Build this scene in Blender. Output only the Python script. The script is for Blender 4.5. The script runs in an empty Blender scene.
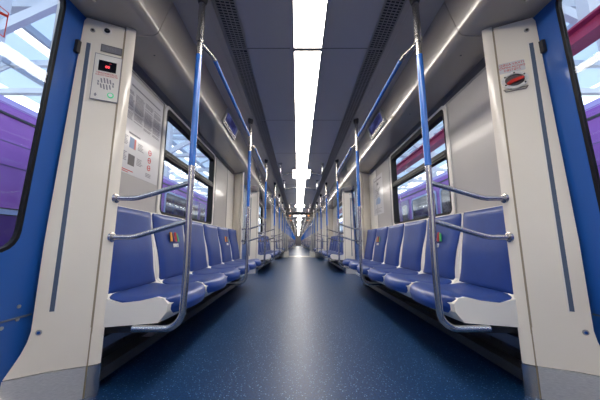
import bpy, bmesh, math, random
from mathutils import Vector, Matrix
random.seed(7)
PI = math.pi
col = bpy.context.scene.collection
scene = bpy.context.scene

# ------------------------------------------------------------------ materials
M = {}
def mat(name, base, rough=.5, metal=0., spec=.5, coat=0., emis=None, es=0.):
    m = bpy.data.materials.new(name); m.use_nodes = True
    b = m.node_tree.nodes['Principled BSDF']
    b.inputs['Base Color'].default_value = (*base, 1)
    b.inputs['Roughness'].default_value = rough
    b.inputs['Metallic'].default_value = metal
    b.inputs['Specular IOR Level'].default_value = spec
    b.inputs['Coat Weight'].default_value = coat
    b.inputs['Coat Roughness'].default_value = .08
    if emis:
        b.inputs['Emission Color'].default_value = (*emis, 1)
        b.inputs['Emission Strength'].default_value = es
    M[name] = m
    return m
def noise_on(m, scale, c1, c2, lo=.4, hi=.6, detail=3, rough_var=None, bump=0., stretch=None):
    nt = m.node_tree; b = nt.nodes['Principled BSDF']
    tc = nt.nodes.new('ShaderNodeTexCoord'); mp = nt.nodes.new('ShaderNodeMapping')
    if stretch: mp.inputs['Scale'].default_value = stretch
    nz = nt.nodes.new('ShaderNodeTexNoise'); nz.inputs['Scale'].default_value = scale; nz.inputs['Detail'].default_value = detail
    cr = nt.nodes.new('ShaderNodeValToRGB')
    cr.color_ramp.elements[0].position = lo; cr.color_ramp.elements[0].color = (*c1, 1)
    cr.color_ramp.elements[1].position = hi; cr.color_ramp.elements[1].color = (*c2, 1)
    nt.links.new(tc.outputs['Object'], mp.inputs[0]); nt.links.new(mp.outputs[0], nz.inputs['Vector'])
    nt.links.new(nz.outputs['Fac'], cr.inputs[0]); nt.links.new(cr.outputs[0], b.inputs['Base Color'])
    if bump:
        bp = nt.nodes.new('ShaderNodeBump'); bp.inputs['Strength'].default_value = bump; bp.inputs['Distance'].default_value = .002
        nt.links.new(nz.outputs['Fac'], bp.inputs['Height']); nt.links.new(bp.outputs[0], b.inputs['Normal'])
    return cr

mat('cream', (.84, .79, .70), .30, coat=.6)
noise_on(M['cream'], 3, (.83, .775, .68), (.86, .81, .72), .3, .7)
mat('cream_white', (.80, .775, .73), .35, coat=.2)
mat('shell_white', (.86, .83, .77), .38, coat=.15)
mat('wall_grey', (.40, .388, .38), .34, coat=.2)
noise_on(M['wall_grey'], 2, (.42, .405, .395), (.45, .435, .42), .3, .7)
mat('soffit', (.36, .33, .30), .22, coat=1.)
noise_on(M['soffit'], 1.5, (.375, .335, .29), (.40, .36, .31), .3, .7)
mat('ceiling_grey', (.50, .465, .45), .26, coat=.3)
mat('ceiling_cove', (.42, .39, .37), .3)
mat('groove', (.03, .03, .035), .5)
mat('channel', (.13, .125, .13), .35)
mat('seam_tan', (.30, .25, .17), .5)
mat('vent_dark', (.012, .012, .014), .7)
mat('vent_slat', (.34, .32, .31), .4)
mat('steel', (.60, .58, .555), .27, metal=1.)
mat('steel_brushed', (.56, .56, .57), .32, metal=.6)
noise_on(M['steel_brushed'], 60, (.72, .71, .70), (.90, .89, .87), .35, .65, stretch=(1, 1, 14))
mat('alu', (.42, .42, .42), .35, metal=.8)
mat('blue_paint', (.014, .10, .40), .38, spec=.35, coat=.25)
mat('rail_blue', (.02, .15, .58), .25, coat=.6)
mat('rubber', (.006, .006, .007), .45, spec=.25)
mat('black_box', (.014, .015, .018), .4)
mat('rail_dark', (.05, .055, .065), .35, metal=.5)
mat('strip_slate', (.10, .135, .20), .25, coat=.3)
mat('white_print', (.85, .85, .85), .4)
mat('paper', (.60, .60, .62), .3, coat=.3)
mat('ink_grey', (.25, .25, .28), .5)
mat('ink_light', (.20, .20, .23), .5)
mat('ink_red', (.55, .04, .04), .5)
mat('pic_blue', (.10, .20, .45), .4)
mat('pic_red', (.55, .16, .14), .4)
mat('pic_dark', (.10, .09, .10), .4)
mat('red_plastic', (.55, .03, .02), .3, coat=.4)
mat('logo_orange', (.80, .36, .05), .5)
mat('logo_indigo', (.06, .02, .12), .5)
mat('logo_red', (.48, .03, .04), .5)
mat('logo_green', (.05, .42, .12), .5)
mat('green_ring', (.1, .6, .3), .4, emis=(.15, .9, .45), es=.2)
mat('led_red', (.1, .0, .0), .4, emis=(1, .08, .1), es=1.4)
mat('led_orange', (.1, .03, .0), .4, emis=(1, .33, .06), es=2.5)
mat('screen_black', (.006, .007, .012), .12)
mat('screen_on', (.01, .01, .05), .12)
def screen_nodes(m):
    nt = m.node_tree; b = nt.nodes['Principled BSDF']
    tc = nt.nodes.new('ShaderNodeTexCoord'); nz = nt.nodes.new('ShaderNodeTexNoise'); nz.inputs['Scale'].default_value = 7
    cr = nt.nodes.new('ShaderNodeValToRGB')
    cr.color_ramp.elements[0].position = .42; cr.color_ramp.elements[0].color = (.012, .012, .10, 1)
    cr.color_ramp.elements[1].position = .74; cr.color_ramp.elements[1].color = (.22, .26, .7, 1)
    nt.links.new(tc.outputs['Object'], nz.inputs['Vector']); nt.links.new(nz.outputs['Fac'], cr.inputs[0])
    nt.links.new(cr.outputs[0], b.inputs['Emission Color']); b.inputs['Emission Strength'].default_value = .35
screen_nodes(M['screen_on'])
mat('lamp', (.9, .9, .9), .4, emis=(1, .93, .84), es=16.)
# seat vinyl
mat('seat_blue', (.015, .058, .28), .42, coat=.12)
noise_on(M['seat_blue'], 9, (.007, .038, .215), (.010, .048, .255), .3, .7, bump=.15)
# floor: dark blue linoleum with pale speckles
fl = mat('floor_blue', (.01, .05, .15), .42, spec=.45)
def floor_nodes(m):
    nt = m.node_tree; b = nt.nodes['Principled BSDF']
    tc = nt.nodes.new('ShaderNodeTexCoord')
    n1 = nt.nodes.new('ShaderNodeTexVoronoi'); n1.inputs['Scale'].default_value = 70
    cr = nt.nodes.new('ShaderNodeValToRGB')
    cr.color_ramp.elements[0].position = .10; cr.color_ramp.elements[0].color = (.24, .42, .62, 1)
    cr.color_ramp.elements[1].position = .24; cr.color_ramp.elements[1].color = (.004, .036, .12, 1)
    n2 = nt.nodes.new('ShaderNodeTexNoise'); n2.inputs['Scale'].default_value = 120; n2.inputs['Detail'].default_value = 2
    cr2 = nt.nodes.new('ShaderNodeValToRGB')
    cr2.color_ramp.elements[0].position = .40; cr2.color_ramp.elements[0].color = (.62, .62, .62, 1)
    cr2.color_ramp.elements[1].position = .62; cr2.color_ramp.elements[1].color = (1.35, 1.35, 1.35, 1)
    mx = nt.nodes.new('ShaderNodeMix'); mx.data_type = 'RGBA'; mx.blend_type = 'MULTIPLY'; mx.inputs[0].default_value = 1
    nt.links.new(tc.outputs['Object'], n1.inputs['Vector']); nt.links.new(tc.outputs['Object'], n2.inputs['Vector'])
    nt.links.new(n1.outputs['Distance'], cr.inputs[0]); nt.links.new(n2.outputs['Fac'], cr2.inputs[0])
    nt.links.new(cr.outputs[0], mx.inputs[6]); nt.links.new(cr2.outputs[0], mx.inputs[7])
    nt.links.new(mx.outputs[2], b.inputs['Base Color'])
    bp = nt.nodes.new('ShaderNodeBump'); bp.inputs['Strength'].default_value = .25; bp.inputs['Distance'].default_value = .0015
    nt.links.new(n2.outputs['Fac'], bp.inputs['Height']); nt.links.new(bp.outputs[0], b.inputs['Normal'])
floor_nodes(fl)
# glass: clear sheet with a weak mirror
def glass(name, tint, refl):
    m = bpy.data.materials.new(name); m.use_nodes = True; nt = m.node_tree; nt.nodes.clear()
    o = nt.nodes.new('ShaderNodeOutputMaterial'); mx = nt.nodes.new('ShaderNodeMixShader')
    t = nt.nodes.new('ShaderNodeBsdfTransparent'); t.inputs[0].default_value = (*tint, 1)
    g = nt.nodes.new('ShaderNodeBsdfGlossy'); g.inputs['Roughness'].default_value = .02
    lw = nt.nodes.new('ShaderNodeLayerWeight'); lw.inputs[0].default_value = .5
    pw = nt.nodes.new('ShaderNodeMath'); pw.operation = 'POWER'; pw.inputs[1].default_value = 4
    ma = nt.nodes.new('ShaderNodeMath'); ma.operation = 'MULTIPLY_ADD'; ma.inputs[1].default_value = refl; ma.inputs[2].default_value = .03
    nt.links.new(lw.outputs['Facing'], pw.inputs[0]); nt.links.new(pw.outputs[0], ma.inputs[0]); nt.links.new(ma.outputs[0], mx.inputs[0]); nt.links.new(t.outputs[0], mx.inputs[1]); nt.links.new(g.outputs[0], mx.inputs[2])
    nt.links.new(mx.outputs[0], o.inputs[0]); M[name] = m
glass('glass', (.90, .93, .95), .30)
# outside
mat('train_purple', (.20, .045, .44), .25, coat=.5)
noise_on(M['train_purple'], .8, (.22, .05, .38), (.32, .10, .52), .3, .7)
mat('train_violet', (.09, .03, .22), .3, coat=.4)
mat('train_roof', (.36, .30, .66), .4)
mat('train_stripe', (.34, .42, .68), .4)
mat('train_window', (.02, .025, .05), .08, spec=.8)
mat('train_black', (.012, .01, .02), .4)
mat('truss_white', (.62, .66, .72), .5)
mat('purlin', (.42, .47, .56), .5)
mat('crane_red', (.36, .03, .09), .4)
mat('concrete', (.30, .30, .31), .8)
noise_on(M['concrete'], 2, (.24, .24, .25), (.36, .36, .37), .3, .7)
mat('bulk_grey', (.30, .30, .31), .35)
m = bpy.data.materials.new('roof_sheet'); m.use_nodes = True; nt = m.node_tree; nt.nodes.clear()
o = nt.nodes.new('ShaderNodeOutputMaterial'); mx = nt.nodes.new('ShaderNodeMixShader'); mx.inputs[0].default_value = .55
d = nt.nodes.new('ShaderNodeBsdfDiffuse'); d.inputs[0].default_value = (.7, .74, .8, 1)
t = nt.nodes.new('ShaderNodeBsdfTranslucent'); t.inputs[0].default_value = (.70, .80, .92, 1)
nt.links.new(d.outputs[0], mx.inputs[1]); nt.links.new(t.outputs[0], mx.inputs[2]); nt.links.new(mx.outputs[0], o.inputs[0]); M['roof_sheet'] = m

# ------------------------------------------------------------------ mesh helpers
class MB:
    def __init__(s): s.bm = bmesh.new()
    def box(s, x0, x1, y0, y1, z0, z1, bev=0.):
        r = bmesh.ops.create_cube(s.bm, size=1)['verts']
        for v in r:
            v.co = Vector(((x0+x1)/2 + v.co.x*(x1-x0), (y0+y1)/2 + v.co.y*(y1-y0), (z0+z1)/2 + v.co.z*(z1-z0)))
        if bev:
            es = list({e for v in r for e in v.link_edges})
            bmesh.ops.bevel(s.bm, geom=es, offset=bev, segments=2, affect='EDGES', profile=.7)
        return s
    def prism(s, pts, lo, hi, axis='y'):
        """polygon pts extruded along axis; pts=(x,z) for y, (x,y) for z, (y,z) for x"""
        def P(p, t):
            return {'y': (p[0], t, p[1]), 'z': (p[0], p[1], t), 'x': (t, p[0], p[1])}[axis]
        a = [s.bm.verts.new(P(p, lo)) for p in pts]; b = [s.bm.verts.new(P(p, hi)) for p in pts]
        n = len(pts)
        s.bm.faces.new(a); s.bm.faces.new(b[::-1])
        for i in range(n): s.bm.faces.new((a[i], b[i], b[(i+1) % n], a[(i+1) % n]))
        return s
    def frame(s, outer, inner, lo, hi, axis='x'):
        """ring between two outlines with the same number of points"""
        def P(p, t):
            return {'y': (p[0], t, p[1]), 'z': (p[0], p[1], t), 'x': (t, p[0], p[1])}[axis]
        L = [[s.bm.verts.new(P(p, t)) for p in o] for o, t in ((outer, lo), (outer, hi), (inner, hi), (inner, lo))]
        n = len(outer)
        for k in range(4):
            A, B = L[k], L[(k+1) % 4]
            for i in range(n): s.bm.faces.new((A[i], A[(i+1) % n], B[(i+1) % n], B[i]))
        return s
    def tube(s, path, r, seg=12, caps=True):
        path = [Vector(p) for p in path]; rings = []
        t0 = (path[1]-path[0]).normalized()
        up = Vector((0, 0, 1)) if abs(t0.z) < .9 else Vector((1, 0, 0))
        nrm = t0.cross(up).normalized()
        for i, p in enumerate(path):
            if i == 0: t = (path[1]-p).normalized()
            elif i == len(path)-1: t = (p-path[-2]).normalized()
            else: t = ((path[i+1]-p).normalized()+(p-path[i-1]).normalized()).normalized()
            nrm = (nrm - t*nrm.dot(t)).normalized(); bn = t.cross(nrm)
            rr = r[i] if isinstance(r, (list, tuple)) else r
            rings.append([s.bm.verts.new(p + (nrm*math.cos(a)+bn*math.sin(a))*rr) for a in [2*PI*k/seg for k in range(seg)]])
        for a, b in zip(rings, rings[1:]):
            for k in range(seg): s.bm.faces.new((a[k], a[(k+1) % seg], b[(k+1) % seg], b[k]))
        if caps: s.bm.faces.new(rings[0][::-1]); s.bm.faces.new(rings[-1])
        return s
    def disc(s, c, axis, r, h, seg=20, r2=None):
        c = Vector(c); a = Vector(axis).normalized()
        return s.tube([c, c+a*h], [r, r if r2 is None else r2], seg)
    def grid(s, rows, close_u=False):
        V = [[s.bm.verts.new(p) for p in r] for r in rows]
        for a, b in zip(V, V[1:]):
            n = len(a)
            for k in range(n if close_u else n-1): s.bm.faces.new((a[k], a[(k+1) % n], b[(k+1) % n], b[k]))
        return V
    def text(s, body, size, loc, rot, extrude=.0006, align='CENTER', bold=0.):
        cu = bpy.data.curves.new('t', 'FONT'); cu.body = body; cu.size = size; cu.extrude = extrude; cu.offset = bold
        cu.align_x = align; cu.align_y = 'CENTER'; cu.resolution_u = 2
        ob = bpy.data.objects.new('t', cu); col.objects.link(ob)
        me = bpy.data.meshes.new_from_object(ob.evaluated_get(bpy.context.evaluated_depsgraph_get()))
        me.transform(Matrix.Translation(loc) @ rot)
        s.bm.from_mesh(me); bpy.data.meshes.remove(me); bpy.data.objects.remove(ob); bpy.data.curves.remove(cu)
        return s
    def build(s, name, m, parent=None, smooth=None, mods=None):
        bm = s.bm
        bmesh.ops.recalc_face_normals(bm, faces=bm.faces)
        me = bpy.data.meshes.new(name); bm.to_mesh(me); bm.free()
        me.materials.append(M[m] if isinstance(m, str) else m)
        if smooth is not None:
            for p in me.polygons: p.use_smooth = True
            me.set_sharp_from_angle(angle=math.radians(smooth))
        ob = bpy.data.objects.new(name, me); col.objects.link(ob)
        if parent: ob.parent = parent
        return ob

def tag(o, label=None, cat=None, group=None, kind=None):
    if label: o['label'] = label
    if cat: o['category'] = cat
    if group: o['group'] = group
    if kind: o['kind'] = kind
    return o
def empty(name, loc=(0, 0, 0), rz=0):
    o = bpy.data.objects.new(name, None); col.objects.link(o); o.location = loc; o.rotation_euler = (0, 0, rz)
    o.empty_display_size = .05
    return o
KIDS = {}
def copy_tree(o, parent=None):
    c = o.copy(); col.objects.link(c); c.parent = parent
    for ch in list(o.children): copy_tree(ch, c)
    return c
CACHE = {}
def spawn(key, builder, loc, rz, label=None, cat=None, group=None, kind=None):
    if key not in CACHE:
        r = builder(); CACHE[key] = r
    else:
        r = copy_tree(CACHE[key])
        for k in list(r.keys()):
            if k in ('label', 'group', 'category'): del r[k]
    r.location = loc; r.rotation_euler = (0, 0, rz)
    return tag(r, label, cat, group, kind)
def rrect(y0, y1, z0, z1, r, n=5):
    pts = []
    for cy, cz, a0 in ((y1-r, z1-r, 0), (y0+r, z1-r, PI/2), (y0+r, z0+r, PI), (y1-r, z0+r, 3*PI/2)):
        for k in range(n+1):
            a = a0 + PI/2*k/n; pts.append((cy+r*math.cos(a), cz+r*math.sin(a)))
    return pts
def arc(c, r, a0, a1, n, f):
    return [f(c[0]+r*math.cos(a0+(a1-a0)*k/n), c[1]+r*math.sin(a0+(a1-a0)*k/n)) for k in range(n+1)]
ORD = ['first', 'second', 'third', 'fourth', 'fifth', 'sixth', 'seventh', 'eighth']
RX = Matrix.Rotation(PI/2, 4, 'X')

# ------------------------------------------------------------------ layout numbers (metres, car axis at x=0, camera at y=0)
WX = 1.22      # inner wall plane behind the seats
DX = 1.27      # door edge of the pillars
ZC = 2.20      # ceiling
ZS = 1.965     # underside of the side soffits
PX = .64       # grab poles
HALF = 1.747   # bench centre to the door edge of a pillar
SP = .538      # seat pitch

# ------------------------------------------------------------------ seats
def cr_pts(P, n):
    out = []
    Q = [P[0]] + P + [P[-1]]
    for i in range(1, len(Q)-2):
        for k in range(n):
            t = k/n; a, b, c, d = [Vector(q) for q in Q[i-1:i+3]]
            out.append(.5*((2*b)+(-a+c)*t+(2*a-5*b+4*c-d)*t*t+(-a+3*b-3*c+d)*t*t*t))
    out.append(Vector(P[-1])); return out
BACK = [(.090, .932), (.108, .80), (.140, .66), (.160, .54), (.176, .452)]
SEATP = [(.166, .446), (.23, .430), (.31, .424), (.385, .432), (.45, .440), (.494, .428), (.514, .382)]
def make_seat():
    r = empty('passenger_seat')
    w = SP/2-.004
    # shell: one solid moulding, the front edge bowed out in the middle
    top = [(.078, .938), (.097, .80), (.130, .66), (.150, .54), (.160, .47), (.20, .435), (.27, .420), (.36, .430), (.44, .448), (.478, .442)]
    mb = MB(); rows = []
    N = 12
    for j in range(N+1):
        v = -1+2*j/N; bow = .045*(1-abs(v)**2.6)
        prof = []
        for (x, z) in top:
            k = max(0, (x-.28)/.2); prof.append((x+bow*k*k if x > .30 else x, z))
        prof += [(.502+bow, .415), (.497+bow*.9, .375), (.457+bow*.4, .325), (.20, .305), (.012, .30), (.012, .938)]
        rows.append([(x, v*w, z) for x, z in prof])
    V = mb.grid(rows, close_u=True)
    mb.bm.faces.new(V[0]); mb.bm.faces.new(V[-1][::-1])
    mb.build('seat_shell', 'shell_white', r, 28)
    # back cushion
    def cushion(P, hw, name, th, u_pow=6):
        C = cr_pts(P, 5); n = len(C); mb = MB(); rows = []; K = 14
        front = []
        for i, p in enumerate(C):
            a = C[max(0, i-1)]; b = C[min(n-1, i+1)]; t = (b-a).normalized()
            nr = Vector((-t.y, t.x)) if True else None
            if nr.x + nr.y < 0: nr = -nr
            u = i/(n-1); h = hw(u); row = []
            for k in range(K+1):
                v = -1+2*k/K
                edge = (1-abs(v)**5)*(1-abs(2*u-1)**9)
                d = .004+th*edge**.5 if edge > 0 else .004
                q = p+nr*d
                bowx = 0
                if name == 'seat_cushion' and u > .35: bowx = .048*(1-abs(v)**2.3)*((u-.35)/.65)**1.6
                row.append((q.x+bowx, v*h, q.y))
            rows.append(row)
        # skirt all round, sunk into the shell
        V = mb.grid(rows)
        bd = [e for e in mb.bm.edges if len(e.link_faces) == 1]
        g = bmesh.ops.extrude_edge_only(mb.bm, edges=bd)
        cz = Vector((-.02, 0, 0)) if name == 'back_cushion' else Vector((-.004, 0, -.02))
        for v in [x for x in g['geom'] if isinstance(x, bmesh.types.BMVert)]: v.co += cz
        return mb.build(name, 'seat_blue', r, 50)
    def hwb(u):
        # top, waist, base
        base = .253-.030*math.sin(min(1, u/.72)*PI/2)**2
        if u > .78: base += .014*((u-.78)/.22)
        if u < .06: base -= .010*(1-u/.06)
        return base
    def hws(u):
        if u < .25: return .230+(.030)*math.sin(u/.25*PI/2)
        if u < .70: return .260
        t = (u-.70)/.30
        return .260-.036*t*t
    bc = cushion([(x-.004, z) for x, z in BACK], hwb, 'back_cushion', .014)
    cushion(SEATP, hws, 'seat_cushion', .012)
    return r
def make_seat_logo():
    r = make_seat_plain_copy()
    bc = [c for c in r.children if c.name.startswith('back_cushion')][0]
    e = bc
    # emblem on the back cushion near its top: orange, indigo, red and green strokes with white letters below
    def P(y, z):   # on the leaning back face
        t = (z-.66)/(.93-.66); x = .140+.010+(.090-.140)*t+.0165
        return x
    def stroke(name, pts, m):
        mb = MB(); f = [(P(y, z)-.006, y, z) for y, z in pts]; g = [(P(y, z)+.0015, y, z) for y, z in pts]
        a = [mb.bm.verts.new(p) for p in f]; b = [mb.bm.verts.new(p) for p in g]; n = len(a)
        mb.bm.faces.new(a); mb.bm.faces.new(b[::-1])
        for i in range(n): mb.bm.faces.new((a[i], b[i], b[(i+1) % n], a[(i+1) % n]))
        o = mb.build(name, m, e); return o
    z0, z1 = .728, .802
    stroke('emblem_stroke', [(-.074, z0), (-.048, z0), (-.048, z1), (-.074, z1)], 'logo_orange')
    stroke('emblem_stroke', [(-.020, z0-.004), (.004, z0-.004), (-.020, z1-.004), (-.044, z1-.004)], 'logo_indigo')
    stroke('emblem_stroke', [(.003, z0), (.032, z0), (.028, z1), (.006, z1)], 'logo_red')
    stroke('emblem_stroke', [(.046, z0), (.070, z0), (.052, z1-.012), (.031, z1-.004)], 'logo_green')
    mb = MB(); ang = math.atan2(.05, .27)
    rot = Matrix.Rotation(-ang, 4, 'Y') @ Matrix.Rotation(PI/2, 4, 'Z') @ RX
    mb.text('BAKI', .042, Vector((P(0, .695)+.001, 0, .695)), rot, .002)
    mb.build('emblem_lettering', 'white_print', e)
    return r
def make_seat_plain_copy():
    if 'seat' not in CACHE: CACHE['seat'] = make_seat(); CACHE['seat_fresh'] = True
    c = copy_tree(CACHE['seat'])
    return c

def seat(kind, s, y, label, group):
    if kind == 'seat' and CACHE.get('seat_fresh'):
        CACHE['seat_fresh'] = False; r = CACHE['seat']
        r.location = (s*WX, y, 0); r.rotation_euler = (0, 0, 0 if s < 0 else PI)
        return tag(r, label, 'seat', group)
    return spawn(kind, make_seat if kind == 'seat' else make_seat_logo, (s*WX, y, 0), 0 if s < 0 else PI, label, 'seat', group)

# ------------------------------------------------------------------ poles
def handrail_path(z):
    # from the pillar edge (local -x) level, then bending up towards the pole
    P = [(-.395, 0, z-.085), (-.30, 0, z-.085), (-.275, 0, z-.082), (-.25, 0, z-.076), (0, 0, z)]
    return P
def make_pole(kind):
    def f():
        r = empty('grab_pole')
        R = .0165
        zb = .300 if kind == 'end' else .272; rad = .085
        path = [(-.24, 0, zb)] if kind != 'x' else []
        path += [(-rad-.02, 0, zb)] + [(-rad+rad*math.sin(a), 0, zb+rad-rad*math.cos(a)) for a in [PI/2*k/8 for k in range(1, 9)]]
        path += [(0.004, 0, .50), (.006, 0, .60), (.004, 0, .72), (0, 0, .85), (0, 0, 1.13)]
        MB().tube(path, R, 14).build('lower_tube', 'steel', r, 40)
        MB().tube([(0, 0, 1.13), (0, 0, 1.795)], R+.001, 14).build('blue_sleeve', 'rail_blue', r, 40)
        MB().tube([(0, 0, 1.795), (0, 0, 1.875)], R, 14).tube([(0, 0, 1.875), (0, 0, 1.90), (0, 0, 1.915)], [R+.005, R+.006, R+.004], 14).tube([(0, 0, 1.90), (0, 0, 2.15)], [R+.003, R+.003], 14).build('upper_tube', 'steel', r, 40)
        MB().tube([(0, 0, 2.135), (0, 0, 2.16), (0, 0, ZC)], [.022, .030, .032], 14).build('ceiling_socket', 'groove', r, 40)
        if kind == 'end':
            for z in (1.037, .832):
                h = MB().tube(handrail_path(z), .0135, 12).build('handrail', 'steel', r, 40)
                MB().tube([(-.397, 0, z-.085), (-.388, 0, z-.085), (-.382, 0, z-.085)], [.026, .026, .017], 16).build('flange', 'steel', h, 40)
        return r
    return f
def make_overhead(L):
    # long blue rail that runs along the aisle between poles, steel curved ends
    def f():
        r = empty('overhead_rail')
        z = 1.910; x = .03
        MB().tube([(0, .010, 1.886), (.004, .05, 1.893), (.012, .10, 1.901), (x-.008, .15, 1.907), (x-.005, .20, z)], .0115, 12).build('end_bend', 'steel', r, 40)
        MB().tube([(x-.005, .20, z), (x-.005, L-.20, z)], .0145, 12).build('blue_sleeve', 'rail_blue', r, 40)
        MB().tube([(x-.005, L-.20, z), (x-.008, L-.15, 1.907), (.012, L-.10, 1.901), (.004, L-.05, 1.893), (0, L-.010, 1.886)], .0115, 12).build('end_bend', 'steel', r, 40)
        return r
    return f
def make_overhead_m(L):
    def f():
        r = make_overhead(L)()
        for c in r.children:
            for v in c.data.vertices: v.co.x = -v.co.x
            c.data.flip_normals()
        return r
    return f
def make_arch():
    r = empty('ceiling_grab_bar')
    pts = [(-.40, 0, ZC-.005), (-.40, 0, 2.06), (-.39, 0, 2.00), (-.35, 0, 1.975)]
    pts += [(x, 0, 1.975+.055*(1-(x/.35)**2)) for x in [-.25, -.15, -.05, .05, .15, .25]]
    pts += [(.35, 0, 1.975), (.39, 0, 2.00), (.40, 0, 2.06), (.40, 0, ZC-.005)]
    MB().tube(pts, .0145, 12).build('bar', 'steel', r, 50)
    for x in (-.40, .40): MB().tube([(x, 0, ZC-.02), (x, 0, ZC)], [.028, .034], 14).build('flange', 'steel', r, 40)
    return r

# ------------------------------------------------------------------ pillars beside the doors
FX, FY = .204, .095; FL = math.hypot(FX, FY); EX, EY = FX/FL, FY/FL
def face(t, d=0.):    # local (x,y) on the slanted face, d metres out
    return (FX*t+EY*d, FY*t-EX*d)
def make_pillar(mir):
    def f():
        r = empty('door_pillar')
        def loft(name, levels, m, smooth=30):
            mb = MB(); rows = []
            for z, outer in levels:
                inner = [(x-.012-(.010 if i == len(outer)-1 else 0), y+.020) for i, (x, y) in enumerate(outer)][::-1]
                rows.append([(x, y*mir, z) for x, y in outer+inner])
            V = mb.grid(rows, close_u=True)
            mb.bm.faces.new(V[0]); mb.bm.faces.new(V[-1][::-1])
            return mb.build(name, m, r, smooth)
        f0, f1, f2 = face(.0), face(.30), face(.48)
        B = face(.985)
        low = [(-.045, -.050), (-.012, -.026), (.070, .033), (B[0]+.001, B[1]-.003)]
        def mx(a, b, t): return (a[0]+(b[0]-a[0])*t, a[1]+(b[1]-a[1])*t)
        md = [[(mx(low[0], f0, 1-(1-t)**1.6)), mx(low[1], f1, t), mx(low[2], f2, t), mx(low[3], B, t)] for t in (.25, .5, .75)]
        up = [f0, f1, f2, B]
        loft('panel', [(.142, low), (.19, md[0]), (.235, md[1]), (.28, md[2]), (.325, up), (.72, up), (1.925, [face(.14), face(.36), face(.52), B]), (1.95, [face(.19), face(.37), face(.53), face(.97)])], 'cream')
        B2 = face(1.01)
        st = [B2, (.222, .104), (.236, .114), (.243, .128)]
        st0 = [(x+.001, y-.002) for x, y in st]
        loft('edge_strip', [(.142, st0), (.30, st), (1.0, st), (1.975, st)], 'cream')
        # brushed kick plates
        kb = [(-.050, -.056), (-.014, -.034), (.070, .029), (B[0]+.001, B[1]-.006)]
        loft('kick_plate', [(0, kb), (.139, kb)], 'steel_brushed')
        ks = [(B2[0]+.003, B2[1]-.006), (.224, .100), (.239, .110), (.247, .126)]
        loft('kick_plate', [(0, ks), (.139, ks)], 'steel')
        # seam backing
        a = face(.975, .0002); b = face(1.015, .0002)
        MB().prism([(a[0], a[1]*mir), (b[0], b[1]*mir), (b[0]-.01, (b[1]+.012)*mir), (a[0]-.01, (a[1]+.012)*mir)], 0, 1.93, 'z').build('seam_backing', 'seam_tan', r)
        # slate light strip in the face
        def plate(name, t0, t1, z0, z1, d0, d1, m):
            q = [face(t0, d0), face(t1, d0), face(t1, d1), face(t0, d1)]
            return MB().prism([(x, y*mir) for x, y in q], z0, z1, 'z').build(name, m, r)
        plate('light_strip', .245, .328, .402, 1.80, -.004, .0012, 'strip_slate')
        plate('strip_frame', .328, .350, .395, 1.807, -.004, .003, 'cream_white')
        for t, z in ((.125, .315), (.33, 1.882)):
            p = face(t, -.002); n = (EY, -EX*mir, 0)
            w = MB().disc((p[0], p[1]*mir, z), n, .0135, .006, 20, .0105).build('screw_washer', 'alu', r, 40)
            MB().disc((p[0]+n[0]*.005, p[1]*mir+n[1]*.005, z), n, .0075, .004, 6, .006).build('screw_head', 'blue_paint' if z < 1 else 'groove', w)
        return r
    return f

# ------------------------------------------------------------------ doors
def make_door():
    """local: x=0 the inner face of the leaves, +x to the aisle; y centre of the opening"""
    r = empty('door')
    for sgn in (-1, 1):
        y0, y1 = .006, .910
        Y0, Y1 = .185, .722
        def mir(p): return [(sgn*a, b) for a, b in p]
        outer = rrect(y0, y1, .03, 2.06, .004, 5); inner = rrect(Y0-.03, Y1+.018, .652, 2.005, .10, 5)
        lf = MB().frame(mir(outer), mir(inner), -.022, 0.0).build('door_leaf', 'blue_paint', r, 30)
        lip_o = rrect(Y0-.03, Y1+.018, .652, 2.005, .10, 5); lip_i = rrect(Y0-.010, Y1-.004, .675, 1.985, .09, 5)
        MB().frame(mir(lip_o), mir(lip_i), -.020, .004).build('window_gasket', 'blue_paint', lf, 30)
        g_o = rrect(Y0-.010, Y1-.004, .675, 1.985, .09, 5); g_i = rrect(Y0+.004, Y1-.018, .689, 1.971, .082, 5)
        MB().frame(mir(g_o), mir(g_i), -.016, .003).build('rubber_seal', 'rubber', lf, 30)
        MB().prism(mir(rrect(Y0, Y1-.018, .688, 1.972, .08, 5)), -.010, -.004, 'x').build('door_glass', 'glass', lf)
        MB().box(-.05, .004, *sorted((sgn*.0, sgn*.010)), .03, 2.02).build('edge_rubber', 'rubber', lf)
        # screws and latch on the leaf
        for (yy, zz) in ((.772, .440), (.776, .385), (.715, .365)):
            MB().disc((0, sgn*yy, zz), (1, 0, 0), .008, .004, 12).build('screw', 'alu', lf, 40)
        MB().box(0, .018, *sorted((sgn*.800, sgn*.822)), 1.72, 1.79, .003).build('door_stop', 'groove', lf)
        MB().box(.0, .006, *sorted((sgn*.68, sgn*.835)), .388, .396).build('lower_seam', 'strip_slate', lf)
    for lf in r.children:
        for o in [lf]+list(lf.children):
            for v in o.data.vertices: v.co.x += .038*(v.co.z-.72)
    MB().box(-.06, .03, -.86, .86, 0, .03).build('threshold', 'steel_brushed', r)
    MB().box(-.07, .02, -.86, .86, 2.03, 2.10).build('header', 'blue_paint', r)
    return r

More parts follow.
